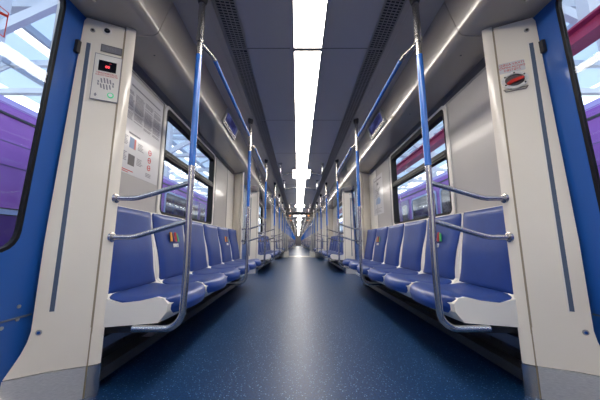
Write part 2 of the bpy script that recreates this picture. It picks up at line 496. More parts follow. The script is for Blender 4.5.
# ------------------------------------------------------------------ wall windows
WY0, WY1, WZ0, WZ1 = -.84, .53, .955, 1.895
def make_window(mir):
    """local: wall plane x=0, +x to the aisle; y relative to the bench centre"""
    def f():
        r = empty('window')
        def T(p): return [(mir*a, b) for a, b in p]
        o = rrect(WY0-.035, WY1+.035, WZ0-.03, WZ1+.025, .075); i = rrect(WY0, WY1, WZ0, WZ1, .055)
        MB().frame(T(o), T(i), -.05, .010).build('window_surround', 'cream_white', r, 30)
        o2 = i; i2 = rrect(WY0+.028, WY1-.028, WZ0+.022, WZ1-.055, .035)
        MB().frame(T(o2), T(i2), -.06, .006).build('window_frame', 'rubber', r, 30)
        a, b = sorted((mir*(WY0+.02), mir*(WY1-.02)))
        MB().box(-.05, .004, a, b, 1.455, 1.520, .004).build('transom_bar', 'rubber', r)
        MB().box(-.002, .012, a+.02, b-.02, 1.478, 1.490).build('transom_bead', 'black_box', r)
        MB().box(-.032, -.027, a, b, 1.49, WZ1-.04).build('upper_pane', 'glass', r)
        MB().box(-.032, -.027, a, b, WZ0+.01, 1.48).build('lower_pane', 'glass', r)
        return r
    return f

# ------------------------------------------------------------------ heater under a bench
def make_heater(n):
    L = SP*n
    def f():
        r = empty('under_seat_heater')
        MB().box(.0, .08, -L/2, L/2, .03, .29, .004).build('casing', 'black_box', r)
        k = int(L/.27)
        for j in range(k):
            y = -L/2+.14+j*L/k
            MB().box(.078, .088, y-.10, y+.10, .13, .26, .003).build('casing_panel', 'rail_dark', r)
        t = MB().box(.082, .19, -L/2, L/2, .055, .095, .006).build('front_rail', 'rail_dark', r)
        MB().box(.185, .192, -L/2, L/2, .06, .11).build('rail_lip', 'rail_dark', t)
        MB().box(.10, .17, -L/2+.50, -L/2+.60, .095, .0965).build('sticker', 'paper', t)
        MB().box(.10, .118, -L/2, L/2, .165, .222, .004).build('front_guard', 'strip_slate', r)
        for j in range(4):
            y = -L/2+.30+j*(L-.6)/3
            MB().disc((.175, y, .095), (0, 0, 1), .009, .006, 10).build('screw', 'steel', t, 40)
        for j in range(n+1):
            y = -L/2+.03+j*(L-.06)/n
            MB().box(.02, .36, y-.012, y+.012, .27, .297).box(.02, .06, y-.012, y+.012, .05, .295).build('bracket', 'black_box', r)
        return r
    return f

# ------------------------------------------------------------------ boards and posters
def make_board(L, z0=.93, z1=1.90):
    def f():
        r = empty('wall_panel')
        MB().box(0, .008, -L/2, L/2, z0, z1, .003).build('panel_sheet', 'wall_grey', r)
        mb = MB(); b = .012
        mb.box(.006, .014, -L/2, -L/2+b, z0, z1).box(.006, .014, L/2-b, L/2, z0, z1).box(.006, .014, -L/2, L/2, z1-b, z1)
        mb.build('panel_frame', 'alu', r)
        return r
    return f
def make_poster_big():
    """facing +x, lettering runs along local y (reading direction -> +y on the left wall)"""
    r = empty('rules_poster')
    W, H = .50, .68
    MB().box(0, .002, -W/2, W/2, 0, H).build('sheet', 'paper', r)
    mb = MB(); mb.box(.002, .0028, -.17, .21, H-.062, H-.050)
    mb.build('title_line', 'ink_grey', r)
    mb = MB(); rnd = random.Random(3)
    for c in range(4):
        y0 = -.235+c*.120
        z = H-.10
        while z > H-.31:
            w = .108*rnd.uniform(.8, 1)
            mb.box(.002, .0026, y0, y0+w, z-.0040, z); z -= .0095 if rnd.random() > .12 else .019
    tb = mb.build('text_columns', 'ink_light', r)
    mb = MB(); mb.box(.002, .0026, -.15, -.02, H-.40, H-.388)
    for zz in (.20, .09):
        for k in range(6): mb.box(.002, .0026, -.225, -.225+.075*rnd.uniform(.7, 1), zz+.05-k*.011, zz+.055-k*.011)
        for k in range(5): mb.box(.002, .0026, -.04, -.04+.08*rnd.uniform(.6, 1), zz+.04-k*.011, zz+.045-k*.011)
    for k in range(3): mb.box(.002, .0026, .08, .15, .055-k*.011, .06-k*.011)
    mb.build('caption', 'ink_light', r)
    MB().box(.002, .003, -.135, -.065, .185, .26).build('picture', 'pic_blue', r)
    MB().box(.003, .0034, -.085, -.065, .185, .26).build('picture_edge', 'pic_red', r)
    MB().box(.002, .003, -.135, -.065, .065, .14).build('picture', 'pic_dark', r)
    for zz in (.225, .165, .105):
        o = [(.115+.022*math.cos(a), zz+.022*math.sin(a)) for a in [2*PI*k/20 for k in range(20)]]
        i = [(.115+.016*math.cos(a), zz+.016*math.sin(a)) for a in [2*PI*k/20 for k in range(20)]]
        mb = MB().frame(o, i, .002, .0032); mb.box(.002, .0032, .098, .132, zz-.003, zz+.003)
        mb.build('ban_sign', 'ink_red', r)
    mb = MB(); mb.box(.002, .0026, -.22, -.07, .022, .028).box(.002, .0026, -.22, -.12, .010, .015)
    mb.build('red_notice_line', 'ink_red', r)
    return r
def make_poster_map():
    r = empty('route_poster')
    W, H = .50, .62
    MB().box(0, .002, -W/2, W/2, 0, H).build('sheet', 'paper', r)
    mb = MB(); rnd = random.Random(5)
    mb.box(.002, .0026, -.19, .19, H-.07, H-.055).box(.002, .0026, -.05, .05, H-.15, H-.11)
    for k in range(5):
        mb.box(.002, .0026, -.16, -.16+.30*rnd.uniform(.5, 1), .40-k*.03, .408-k*.03)
    for k in range(4): mb.box(.002, .0026, -.20, -.20+.38*rnd.uniform(.6, 1), .09-k*.018, .095-k*.018)
    mb.tube([(.003, -.10, .40), (.003, .02, .36), (.003, .05, .30)], .004, 6).tube([(.003, .12, .42), (.003, .02, .36), (.003, -.08, .30)], .004, 6)
    mb.build('lines', 'ink_light', r)
    MB().prism([(-.12, .17), (.10, .16), (.13, .22), (.06, .275), (-.08, .26)], .002, .003, 'x').build('blue_map_patch', 'pic_blue', r)
    return r
M['soffit'].node_tree.nodes['Principled BSDF'].inputs['Coat Roughness'].default_value = .09
M['pic_blue'].node_tree.nodes['Principled BSDF'].inputs['Base Color'].default_value = (.22, .32, .52, 1)

# slanted fascia frame: from (x .83, z 2.2) down to (.927, 1.98)
FA, FB = Vector((.846, 0, ZC)), Vector((.915, 0, 1.995))
def fascia_basis(s):
    # returns matrix: local x along +y (screen width), local y up the slope, local z out of the fascia to the aisle
    up = (Vector((s*FA.x, 0, FA.z))-Vector((s*FB.x, 0, FB.z))).normalized()
    yv = Vector((0, 1 if s < 0 else -1, 0))
    n = yv.cross(up).normalized()
    return yv, up, n
def make_screen():
    r = empty('ceiling_screen')
    # local: x width, y up slope, z outward
    o = [(-.27, -.085), (.27, -.085), (.27, .085), (-.27, .085)]; i = [(-.235, -.04), (.235, -.04), (.235, .062), (-.235, .062)]
    MB().frame(o, i, 0, .016, 'z').build('bezel', 'alu', r)
    mb = MB(); mb.prism(i, 0, .008, 'z'); mb.build('display', 'screen_on', r)
    MB().box(-.235, .235, -.072, -.052, .014, .020).build('glossy_strip', 'steel', r)
    return r
def make_fascia_grille():
    r = empty('fascia_grille')
    o = [(-.20, -.05), (.20, -.05), (.20, .05), (-.20, .05)]; i = [(-.19, -.04), (.19, -.04), (.19, .04), (-.19, .04)]
    MB().frame(o, i, 0, .008, 'z').build('grille_frame', 'channel', r)
    MB().prism(i, 0, .002, 'z').build('grille_back', 'vent_dark', r)
    mb = MB()
    for k in range(7): mb.box(-.19, .19, -.036+k*.012, -.032+k*.012, .001, .006)
    mb.build('slats', 'channel', r)
    return r
def on_fascia(key, builder, s, y, v, label, cat, group=None):
    yv, up, n = fascia_basis(s)
    base = Vector((s*FB.x, y, FB.z)); L = (FA-FB).length
    p = base+up*(L*v)+n*.001
    r = spawn(key, builder, (0, 0, 0), 0, label, cat, group)
    mt = Matrix((yv, up, n)).transposed().to_4x4(); mt.translation = p
    r.rotation_euler = mt.to_euler(); r.location = p
    return r

# ------------------------------------------------------------------ ceiling items
LP = 1.225
def make_strip():
    r = empty('ceiling_light')
    MB().box(-.104, .104, .008, LP-.008, ZC-.006, ZC-.002).build('diffuser', 'lamp', r)
    mb = MB(); mb.box(-.109, -.104, 0, LP, ZC-.010, ZC).box(.104, .109, 0, LP, ZC-.010, ZC).box(-.109, .109, 0, .016, ZC-.014, ZC).box(-.109, .109, LP-.016, LP, ZC-.014, ZC)
    mb.build('light_frame', 'channel', r)
    return r
def make_square():
    r = empty('square_ceiling_light')
    MB().box(-.185, .185, -.36, .36, ZC-.020, ZC-.011).build('diffuser', 'lamp', r)
    mb = MB(); mb.frame([(-.20, -.375), (.20, -.375), (.20, .375), (-.20, .375)], [(-.185, -.36), (.185, -.36), (.185, .36), (-.185, .36)], ZC-.024, ZC-.001, 'z')
    mb.build('light_frame', 'alu', r)
    return r
def make_vent():
    r = empty('air_grille')
    x0, x1 = .470, .585
    MB().box(x0, x1, .004, LP-.004, ZC-.004, ZC-.001).build('grille_back', 'vent_dark', r)
    mb = MB(); mb.box(x0-.006, x0, 0, LP, ZC-.014, ZC).box(x1, x1+.006, 0, LP, ZC-.014, ZC).box(x0, x1, 0, .006, ZC-.013, ZC).box(x0, x1, LP-.006, LP, ZC-.013, ZC)
    mb.build('grille_frame', 'vent_slat', r)
    mb = MB(); n = 56
    for k in range(n):
        y = .02+k*(LP-.04)/(n-1)
        mb.prism([(x0, y), (x1, y+.018), (x1, y+.0235), (x0, y+.0055)], ZC-.011, ZC-.005, 'z')
    for k in (1, 2, 3): x = x0+(x1-x0)*k/4; mb.box(x-.002, x+.002, .006, LP-.006, ZC-.012, ZC-.004)
    mb.build('slats', 'vent_slat', r)
    return r

# ------------------------------------------------------------------ the carriages
CARS = [(-7.38, 'front'), (14.64, 'next'), (36.66, 'far')]
CARLEN = 20.82
shell = {k: MB() for k in ('floor', 'ceiling', 'ceiling_cove', 'wall_l', 'wall_r', 'soffit_l', 'soffit_r', 'chan_l', 'chan_r', 'groove')}
SOFF = [(.815, ZC+.01), (.825, ZC-.002)]
def soffit_profile():
    P = [(.825, ZC+.02), (.846, ZC)]
    # rounded lower edge between fascia and underside
    a = Vector((.846, ZC)); b = Vector((.925, 1.965)); c = Vector((1.30, 1.955))
    u = (a-b).normalized(); w = (c-b).normalized(); r = .038
    for k in range(9):
        t = k/8; p = b+u*r*(1-t)**2+w*r*t**2; P.append((p.x, p.y))
    P += [(1.30, 1.955), (1.30, ZC+.02)]
    return P
SP_ = soffit_profile()
def wall_seg(mb, s, y0, y1, z0, z1, x0=WX, x1=WX+.06):
    mb.box(*sorted((s*x0, s*x1)), y0, y1, z0, z1)
doors, benches, ends = [], [], []
carinfo = []
for ci, (y0, nm) in enumerate(CARS):
    y1 = y0+CARLEN
    dc = [y0+2.73+5.12*k for k in range(4)]
    bc = [d+2.56 for d in dc[:3]]
    e0, e1 = y0+.16, y1-.16
    shell['floor'].box(-1.32, 1.32, y0, y1, -.08, 0)
    shell['ceiling'].box(-.470, .470, y0, y1, ZC, ZC+.04)
    for s in (-1, 1):
        sd = 'l' if s < 0 else 'r'
        shell['ceiling_cove'].box(*sorted((s*.585, s*.87)), y0, y1, ZC+.001, ZC+.04)
        shell['ceiling_cove'].box(*sorted((s*.470, s*.585)), y0, y1, ZC+.001, ZC+.04)
        shell['ceiling_cove'].prism([(s*.591, ZC+.001), (s*.600, ZC-.012), (s*.640, ZC-.006), (s*.652, ZC+.001)], y0, y1, 'y')
        # soffit in lengths, with a fine dark joint by each pillar
        cuts = [y0+.08]
        for d in dc: cuts += [d-.98, d+.98]
        cuts.append(y1-.08)
        for a, b in zip(cuts, cuts[1:]):
            shell['soffit_'+sd].prism([(s*x, z) for x, z in SP_], a+.0025, b-.0025, 'y')
        shell['groove'].prism([(s*(x+.004), z+.004) for x, z in SP_], y0+.08, y1-.08, 'y')
        W = shell['wall_'+sd]
        def bench_wall(c, h, win=True):
            if not win:
                wall_seg(W, s, c-h, c+h, 0, 1.97); return
            f = 1 if True else -1
            a, b = c+WY0-.01, c+WY1+.01
            wall_seg(W, s, c-h, a, 0, 1.97); wall_seg(W, s, b, c+h, 0, 1.97)
            wall_seg(W, s, a, b, 0, WZ0-.008); wall_seg(W, s, a, b, WZ1+.008, 1.97)
        for c in bc: bench_wall(c, HALF-.065)
        bench_wall((y0+dc[0]-.878)/2, (dc[0]-.878-y0)/2, False)
        bench_wall((y1+dc[-1]+.878)/2, (y1-dc[-1]-.878)/2, False)
        for c, h in [(c, HALF-.16) for c in bc]:
            shell['chan_'+sd].prism([(s*(WX-.030), 1.968), (s*(WX-.022), 1.925), (s*WX, 1.912), (s*WX, 1.968)], c-h, c+h, 'y')
        for d in dc:
            wall_seg(W, s, d-.813, d+.813, 2.03, ZC+.02, 1.32, 1.37)
            wall_seg(W, s, d-.99, d-.813, -.02, 2.05, 1.35, 1.39); wall_seg(W, s, d+.813, d+.99, -.02, 2.05, 1.35, 1.39)
    carinfo.append((y0, y1, dc, bc, nm))
Wb = shell['wall_l']
tag(shell['floor'].build('floor', 'floor_blue'), kind='structure')
tag(shell['ceiling'].build('ceiling', 'ceiling_grey'), kind='structure')
tag(shell['ceiling_cove'].build('trim_1', 'ceiling_cove'), kind='structure')
tag(shell['wall_l'].build('wall_left', 'cream_white'), kind='structure')
tag(shell['wall_r'].build('wall_right', 'cream_white'), kind='structure')
tag(shell['soffit_l'].build('trim_2', 'soffit', smooth=25), kind='structure')
tag(shell['soffit_r'].build('trim_3', 'soffit', smooth=25), kind='structure')
tag(shell['chan_l'].build('trim_4', 'channel'), kind='structure')
tag(shell['chan_r'].build('trim_5', 'channel'), kind='structure')
tag(shell['groove'].build('trim_6', 'groove'), kind='structure')
mb = MB()
for (y0, y1, dc, bc, nm) in carinfo:
    n = int((y1-y0)/LP)
    # fine transverse joints of the ceiling panels
    y = 1.85-LP*8
    while y < y1:
        if y > y0: mb.box(-.47, -.125, y-.0025, y+.0025, ZC-.0015, ZC+.001); mb.box(.125, .47, y-.0025, y+.0025, ZC-.0015, ZC+.001)
        y += LP
tag(mb.build('trim_7', 'groove'), kind='structure')

SIDE = {-1: 'left', 1: 'right'}
CARNAME = ['', ', second carriage', ', third carriage']
wn = dn = 0
for ci, (y0, y1, dc, bc, nm) in enumerate(carinfo):
    where = CARNAME[ci]
    def near(c): return 'nearest' if ci == 0 and 0 < c < 5 else None
    ds = [d for d in dc if d > -5]
    for s in (-1, 1):
        S = SIDE[s]; rz = 0 if s < 0 else PI
        for di, d in enumerate(dc):
            if d < -5: continue
            dn += 1
            r = spawn('door', make_door, (s*(DX+.022), d, 0), rz, kind='structure'); r.name = 'door_%d' % dn
            vis = [x for x in dc if x > 0]
            dname = ('%s doorway' % ORD[vis.index(d)] if ci == 0 and d > 0 else ('doorway behind' if ci == 0 else '%s doorway' % ORD[di]))
            for sg, word in ((1, 'far'), (-1, 'near')):
                if ci == 0 and d < 2 and sg < 0: continue
                # sg=+1: pillar past the door, its slanted face looks back to -y
                mirv = sg*(1 if s < 0 else -1)
                if ci == 0 and d > 0 and d < 2: lab = 'wide cream pillar with steel kick plate framing the picture at its %s edge' % S
                else: lab = 'cream pillar at the %s side of the %s on the %s%s' % (word, dname, S, where)
                spawn('pillar%d' % mirv, make_pillar(mirv), (s*DX, d+sg*.813, 0), rz, lab, 'pillar', None)
        for bi, c in enumerate(bc):
            if c < 0: continue
            bb = [x for x in bc if x > 0]
            bname = '%s bench on the %s%s' % (ORD[bb.index(c)], S, where)
            wn += 1
            mw = 1 if s < 0 else -1
            r = spawn('win%d' % mw, make_window(mw), (s*WX, c, 0), rz, kind='structure'); r.name = 'window_%d' % wn
            for k in range(6):
                y = c+(k-2.5)*SP-.015
                logo = ci == 0 and k in (1, 4)
                seat('seatlogo' if logo else 'seat', s, y,
                     'blue seat%s, %s along the %s' % (' with coloured emblem' if logo else '', ORD[k], bname),
                     'blue seats of the %s' % bname)
            for k, (yy, kd) in enumerate(((-1.63, 'end'), (0.02, 'mid'), (1.63, 'end'))):
                lab = {0: 'pole with two handrails, near end of the %s', 1: 'plain pole halfway along the %s', 2: 'pole with two handrails, far end of the %s'}[k] % bname
                spawn('pole'+kd, make_pole(kd), (s*PX, c+yy, 0), rz, lab, 'grab pole', 'grab poles along the %s side%s' % (S, where))
            if ci < 2:
                for k, yy in enumerate((-1.63, .02)):
                    L = 1.65 if k == 0 else 1.61
                    key = 'oh%d_%d' % (k, s)
                    spawn(key, make_overhead(L) if s < 0 else make_overhead_m(L), (s*PX, c+yy, 0), 0,
                          'blue overhead rail above the %s half of the %s' % ('near' if k == 0 else 'far', bname), 'handrail', 'overhead rails along the %s side%s' % (S, where))
            if 1:
                spawn('heater6', make_heater(6), (s*(WX-.005), c, 0), rz, 'dark heater casing under the %s' % bname, 'heater', 'heater casings under the benches')
            if ci == 0:
                # wall boards either side of the window
                spawn('board_a', make_board(.66), (s*WX, c-1.22, 0), rz, 'grey framed wall panel on the near side of the window, %s' % bname, 'panel')
                spawn('board_b', make_board(.62), (s*WX, c+.90, 0), rz, 'grey framed wall panel on the far side of the window, %s' % bname, 'panel')
        # end benches, three seats each
        for which in ('near', 'far'):
            if ci == 0 and which == 'near': continue
            c = dc[0]-.813-.13-1.5*SP if which == 'near' else dc[-1]+.813+.13+1.5*SP
            bname = 'short %s bench at the %s end of the %s carriage' % (S, which, ORD[ci])
            for k in range(3):
                seat('seat', s, c+(k-1)*SP, 'blue seat, %s on the %s' % (ORD[k], bname), 'blue seats of the %s' % bname)
            for yy in (-.83, .83):
                inner = (yy < 0) == (which == 'far')
                spawn('poleend' if inner else 'polemid', make_pole('end' if inner else 'mid'), (s*PX, c+yy, 0), rz,
                      'pole, %s end of the %s' % ('near' if yy < 0 else 'far', bname), 'grab pole', 'grab poles along the %s side%s' % (S, where))
            if 1:
                spawn('heater3', make_heater(3), (s*(WX-.005), c, 0), rz, 'dark heater casing under the %s' % bname, 'heater', 'heater casings under the benches')
    # ceiling fittings
    y = 1.85-LP*8; k = 0
    while y < y1-LP:
        if y > y0+.2 and y > -3.2:
            n = k-7 if ci == 0 else 0
            spawn('strip', make_strip, (.010, y, 0), 0, ('%s long white ceiling light panel counted from the camera' % (ORD[k-7] if 0 <= k-7 < 8 else 'far') if ci == 0 and k >= 7 and k-7 < 8 else 'narrow white ceiling light panel near the end of the first carriage' if ci == 0 else 'narrow white ceiling light panel%s' % where),
                  'ceiling light', 'ceiling light panels%s' % (where or ' in the first carriage'))
            if ci < 2:
                for s in (-1, 1):
                    if s < 0: spawn('ventR', make_vent, (-.470-.585+.008, y, 0), 0, 'slatted ceiling air grille left of the lights%s' % (where or ', section %s from the camera' % (ORD[k-7] if 0 <= k-7 < 8 else 'farthest')), 'air grille', 'air grilles left of the lights%s' % where)
                    else: spawn('ventR', make_vent, (.012, y, 0), 0, 'slatted ceiling air grille right of the lights%s' % (where or ', section %s from the camera' % (ORD[k-7] if 0 <= k-7 < 8 else 'farthest')), 'air grille', 'air grilles right of the lights%s' % where)
        y += LP; k += 1
    for di, d in enumerate(dc):
        if d < 0: continue
        vis = [x for x in dc if x > 0]
        spawn('square', make_square, (.010, d+.05, 0), 0, 'wide square ceiling light over the %s cross aisle%s' % (ORD[vis.index(d)], where or ' ahead'), 'ceiling light', 'square lights over the doorways%s' % where)
        if ci < 2:
            for w, yy in (('near', -.70), ('far', .70)):
                spawn('arch', make_arch, (0, d+yy, 0), 0, 'arched steel ceiling grab bar on the %s side of the %s cross aisle%s' % (w, ORD[vis.index(d)], where or ' ahead'), 'grab bar', 'arched ceiling bars%s' % where)

# bulkheads and gangways -----------------------------------------------------
tn = 7
def bulkhead(y):
    global tn
    mb = MB(); h = .70
    o = [(-1.30, -.02), (1.30, -.02), (1.30, ZC+.03), (-1.30, ZC+.03)]
    for s in (-1, 1):
        mb.box(*sorted((s*(h+.01), s*1.30)), y-.07, y+.07, 0, ZC+.02)
        mb.prism([(s*(h+.012), ZC), (s*(h-.13), ZC), (s*(h+.012), ZC-.22)], y-.07, y+.07, 'y')
    tn += 1
    for s in (-1, 1): mb.box(*sorted((s*(h-.14), s*(h+.08))), y-.10, y+.10, 0, .28, .015)
    mb.box(-.80, .80, y-.02, y+.02, 1.93, 1.955)
    tag(mb.build('trim_%d' % tn, 'cream_white'), kind='structure')
    mb = MB()
    for s in (-1, 1): mb.prism([(s*.58, 0), (s*.60, .55), (s*.70, 1.35), (s*.74, ZC-.10), (s*.82, ZC-.10), (s*.82, 0)], y-.085, y+.085, 'y')
    tn += 1
    tag(mb.build('trim_%d' % tn, 'alu'), kind='structure')
def gangway(ya, yb):
    global tn
    mb = MB(); n = 14
    for k in range(n):
        a = ya+(yb-ya)*k/n; b = a+(yb-ya)/n*.7
        for s in (-1, 1): mb.box(*sorted((s*.76, s*.84)), a, b, 0, 2.12)
        mb.box(-.84, .84, a, b, 2.12, 2.18)
    mb.box(-.86, -.81, ya, yb, 0, 2.2).box(.81, .86, ya, yb, 0, 2.2).box(-.86, .86, ya, yb, 2.17, 2.2)
    tn += 1
    tag(mb.build('trim_%d' % tn, 'bulk_grey'), kind='structure')
    mb = MB().box(-.74, .74, ya-.02, yb+.02, -.05, .012)
    tn += 1
    tag(mb.build('trim_%d' % tn, 'alu'), kind='structure')
for (y0, y1, dc, bc, nm) in carinfo:
    bulkhead(y0+.07); bulkhead(y1-.07)
gangway(13.44, 14.64); gangway(35.46, 36.66)
tag(MB().box(-.85, .85, 57.50, 57.60, 0, 2.25).build('wall_far', 'channel'), kind='structure')
tag(MB().box(-1.0, 1.0, -7.54, -7.40, 0, 2.25).build('wall_light_block', 'wall_grey'), kind='structure')  # unseen panel added to keep sky light from leaking through the rear opening
for i, (y, side, s) in enumerate(((13.34, 'left', -1), (13.34, 'right', 1), (14.76, 'left', -1), (14.76, 'right', 1))):
    def mk():
        r = empty('indicator_lamp')
        MB().box(-.045, .045, -.02, .02, -.03, .03, .006).build('housing', 'alu', r)
        MB().box(-.035, .035, -.026, -.018, -.02, .02).build('lens', 'led_orange', r)
        return r
    spawn('indicator', mk, (s*.46, y-.13 if i < 2 else y-.02, 2.03 if i < 2 else 1.93), 0, 'small orange lamp on the %s of the %s gangway frame' % (side, 'near' if i < 2 else 'far'), 'lamp')
r = empty('gangway_light', (0, 14.04, 0))
MB().box(-.30, .30, -.05, .05, 2.095, 2.118).build('diffuser', 'lamp', r)
tag(r, 'white light across the gangway roof between carriages', 'ceiling light')

# ------------------------------------------------------------------ near-camera one-offs
# intercom on the left pillar (local x along the face, -y out)
def on_pillar(s, t, z, d=0):
    x, y = face(t, d); return (s*(DX-x), 1.283+y, z)
ANG = math.atan2(FY, FX)
def at_face(name, s, t, z):
    r = empty(name, on_pillar(s, t, z, .0005), ANG if s < 0 else -ANG)
    return r
ic = at_face('intercom', -1, .725, 1.48)
MB().box(-.062, .062, -.007, 0, 0, .268, .003).build('front_plate', 'cream_white', ic)
mb = MB().frame([(-.063, -.001), (.063, -.001), (.063, .269), (-.063, .269)], [(-.060, .002), (.060, .002), (.060, .266), (-.060, .266)], -.008, -.001, 'y')
mb.build('border', 'ink_grey', ic)
dsp = MB().box(-.042, .040, -.010, -.005, .170, .232, .002).build('display', 'screen_black', ic)
mb = MB().text('00', .021, Vector((0, -.0105, .196)), RX, .0004, bold=.0006).text('--', .014, Vector((.012, -.0105, .220)), RX, .0004)
mb.build('display_digits', 'led_red', dsp)
mb = MB().text('TƏHLÜKƏSİZLİK', .0125, Vector((0, -.0078, .157)), RX, .0004).text('SÜRÜCÜ İLƏ RABİTƏ', .0105, Vector((0, -.0078, .145)), RX, .0004)
mb.build('red_caption', 'ink_red', ic)
mb = MB(); n = 6
for k in range(n):
    u = -.034+.068*k/(n-1); h = math.sqrt(max(0, .037**2-u*u))
    # diagonal sound slots
    for q in range(2):
        zc = .098-h+(2*h)*(q+.5)/2; hh = h/2*.80
        if hh > .002: mb.prism([(u-.0034-.2*hh, zc+hh), (u+.0034-.2*hh, zc+hh), (u+.0034+.2*hh, zc-hh), (u-.0034+.2*hh, zc-hh)], -.0082, -.0070, 'y')
mb.build('speaker_slots', 'ink_grey', ic)
bt = MB().disc((.028, -.007, .035), (0, -1, 0), .0155, .004, 24).build('call_button_ring', 'green_ring', ic, 40)
MB().disc((.028, -.010, .035), (0, -1, 0), .0095, .004, 20).build('call_button', 'white_print', bt, 40)
MB().text('▲', .016, Vector((-.040, -.0078, .030)), RX, .0004).disc((-.040, -.0072, .022), (0, -1, 0), .004, .001, 10).build('small_mark', 'ink_grey', ic)
tag(ic, 'intercom with red digits and green ringed button on the left pillar', 'intercom')
np_ = at_face('number_plate', -1, .755, 1.768)
MB().box(-.050, .050, -.004, 0, 0, .045, .002).build('plate', 'channel', np_)
mb = MB().box(-.045, .045, -.0050, -.0035, .005, .040); mb.build('plate_face', 'ink_light', np_)
MB().text('0765', .024, Vector((0, -.0055, .0225)), RX, .0004).build('plate_digits', 'ink_grey', np_)
tag(np_, 'small grey plate above the intercom on the left pillar', 'plate')
cm = at_face('camera_dome', -1, .62, 1.90)
MB().disc((0, 0, 0), (0, -1, 0), .022, .004, 24, .020).build('dome_ring', 'cream_white', cm, 40)
mb = MB().tube([(0, -.003, 0), (0, -.008, 0), (0, -.013, 0), (0, -.015, 0)], [.015, .0135, .008, .002], 20); mb.build('dome_lens', 'screen_black', cm, 60)
tag(cm, 'round black lens near the top of the left pillar', 'camera')
# emergency door handle and label, right pillar
eh = at_face('emergency_handle', 1, .70, 1.60)
mb = MB()
def ell(a, b, n=28, z=0): return [(a*math.cos(2*PI*k/n), z+b*math.sin(2*PI*k/n)) for k in range(n)]
mb.frame(ell(.060, .050), ell(.044, .034), -.010, 0, 'y'); mb.build('bezel', 'steel_brushed', eh, 30)
MB().prism(ell(.045, .035), -.002, 0, 'y').build('recess', 'pic_dark', eh)
mb = MB(); mb.prism([(-.041, -.016), (-.020, .002), (.020, .012), (.041, .010), (.041, -.002), (.020, -.008), (-.030, -.024)], -.018, -.004, 'y')
bmesh.ops.bevel(mb.bm, geom=list(mb.bm.edges), offset=.003, segments=2, affect='EDGES')
mb.build('red_lever', 'red_plastic', eh, 40)
for a in (.6, 1.57, 2.54, -.6, -2.54):
    MB().disc((.052*math.cos(a), -.009, .042*math.sin(a)), (0, -1, 0), .0042, .003, 10).build('screw', 'groove', eh, 40)
mb = MB(); mb.frame([(-.045, -.060), (.045, -.060), (.055, -.046), (-.055, -.046)], [(-.043, -.058), (.043, -.058), (.052, -.048), (-.052, -.048)], -.008, 0, 'y'); mb.build('lower_rim', 'steel', eh)
tag(eh, 'round steel recess with a red emergency lever on the right pillar', 'emergency handle')
lb = at_face('warning_label', 1, .715, 1.653)
MB().prism(rrect(-.058, .058, 0, .062, .006), -.0012, 0, 'y').build('sticker', 'paper', lb)
mb = MB().text('QƏZA VAXTI', .0185, Vector((0, -.0016, .048)), RX, .0004).text('QAPINI AÇMAQ', .0165, Vector((0, -.0016, .031)), RX, .0004).text('DƏSTƏYİ', .0175, Vector((0, -.0016, .014)), RX, .0004)
mb.build('red_lettering', 'ink_red', lb)
tag(lb, 'white sticker with three lines of red letters above the emergency lever', 'label')
# posters
po = make_poster_big(); po.location = (-(WX-.009), 1.865, 1.175)
tag(po, 'large white rules poster with red ban signs on the left wall panel', 'poster')
pm = make_poster_map(); pm.location = ((WX-.009), 4.19, 1.155); pm.rotation_euler = (0, 0, PI)
tag(pm, 'white poster with a pale blue patch right of the right window', 'poster')
pm['label'] = 'narrow white poster with a pale blue patch beyond the right window'
# fascia screens
for s in (-1, 1):
    for j, y in enumerate((3.02, 8.15)):
        on_fascia('screen', make_screen, s, y, .56, 'framed video screen on the %s fascia above the %s bench' % (SIDE[s], ORD[j]), 'screen')
    for j, y in enumerate((5.2,)):
        on_fascia('fgrille', make_fascia_grille, s, y, .55, 'small dark slotted grille on the %s fascia past the first screen' % SIDE[s], 'grille')
# soffit bolts
for s in (-1, 1):
    def mk():
        r = empty('soffit_bolt')
        MB().disc((0, 0, 0), (0, 0, -1), .018, .005, 18, .015).build('washer', 'alu', r, 40)
        MB().disc((0, 0, -.004), (0, 0, -1), .010, .006, 6).build('head', 'steel', r)
        return r
    spawn('sbolt', mk, (s*1.12, 1.20, 1.966), 0, 'bolt head in the soffit above the %s doorway' % SIDE[s], 'bolt')
    def mk2():
        r = empty('soffit_lock')
        MB().disc((0, 0, 0), (0, 0, -1), .011, .004, 14).build('lock_ring', 'channel', r, 40)
        MB().disc((0, 0, -.003), (0, 0, -1), .006, .003, 6).build('lock_core', 'groove', r)
        return r
    for j, y in enumerate((1.62, 2.45, 3.55)):
        spawn('slock', mk2, (s*1.03, y, 1.9665), 0, 'small dark lock in the %s soffit, %s from the near pillar' % (SIDE[s], ORD[j]), 'lock')
# sticker on the left door glass: red outlined square with a slanted bar
st = empty('door_sticker', (-(DX+.022)+.0345, .955, 1.54))
mb = MB().frame([(-.11, 0), (.012, 0), (.012, .115), (-.11, .115)], [(-.106, .004), (.008, .004), (.008, .111), (-.106, .111)], 0, .001, 'x')
mb.build('red_outline', 'red_plastic', st)
MB().prism([(-.106, .055), (.008, .090), (.008, .102), (-.106, .067)], 0, .001, 'x').build('red_bar', 'red_plastic', st)
MB().prism([(-.07, .082), (-.045, .082), (-.045, .098), (-.07, .098)], 0, .0008, 'x').build('dark_figure', 'ink_grey', st)
tag(st, 'square sticker with red outline on the left door glass', 'sticker')

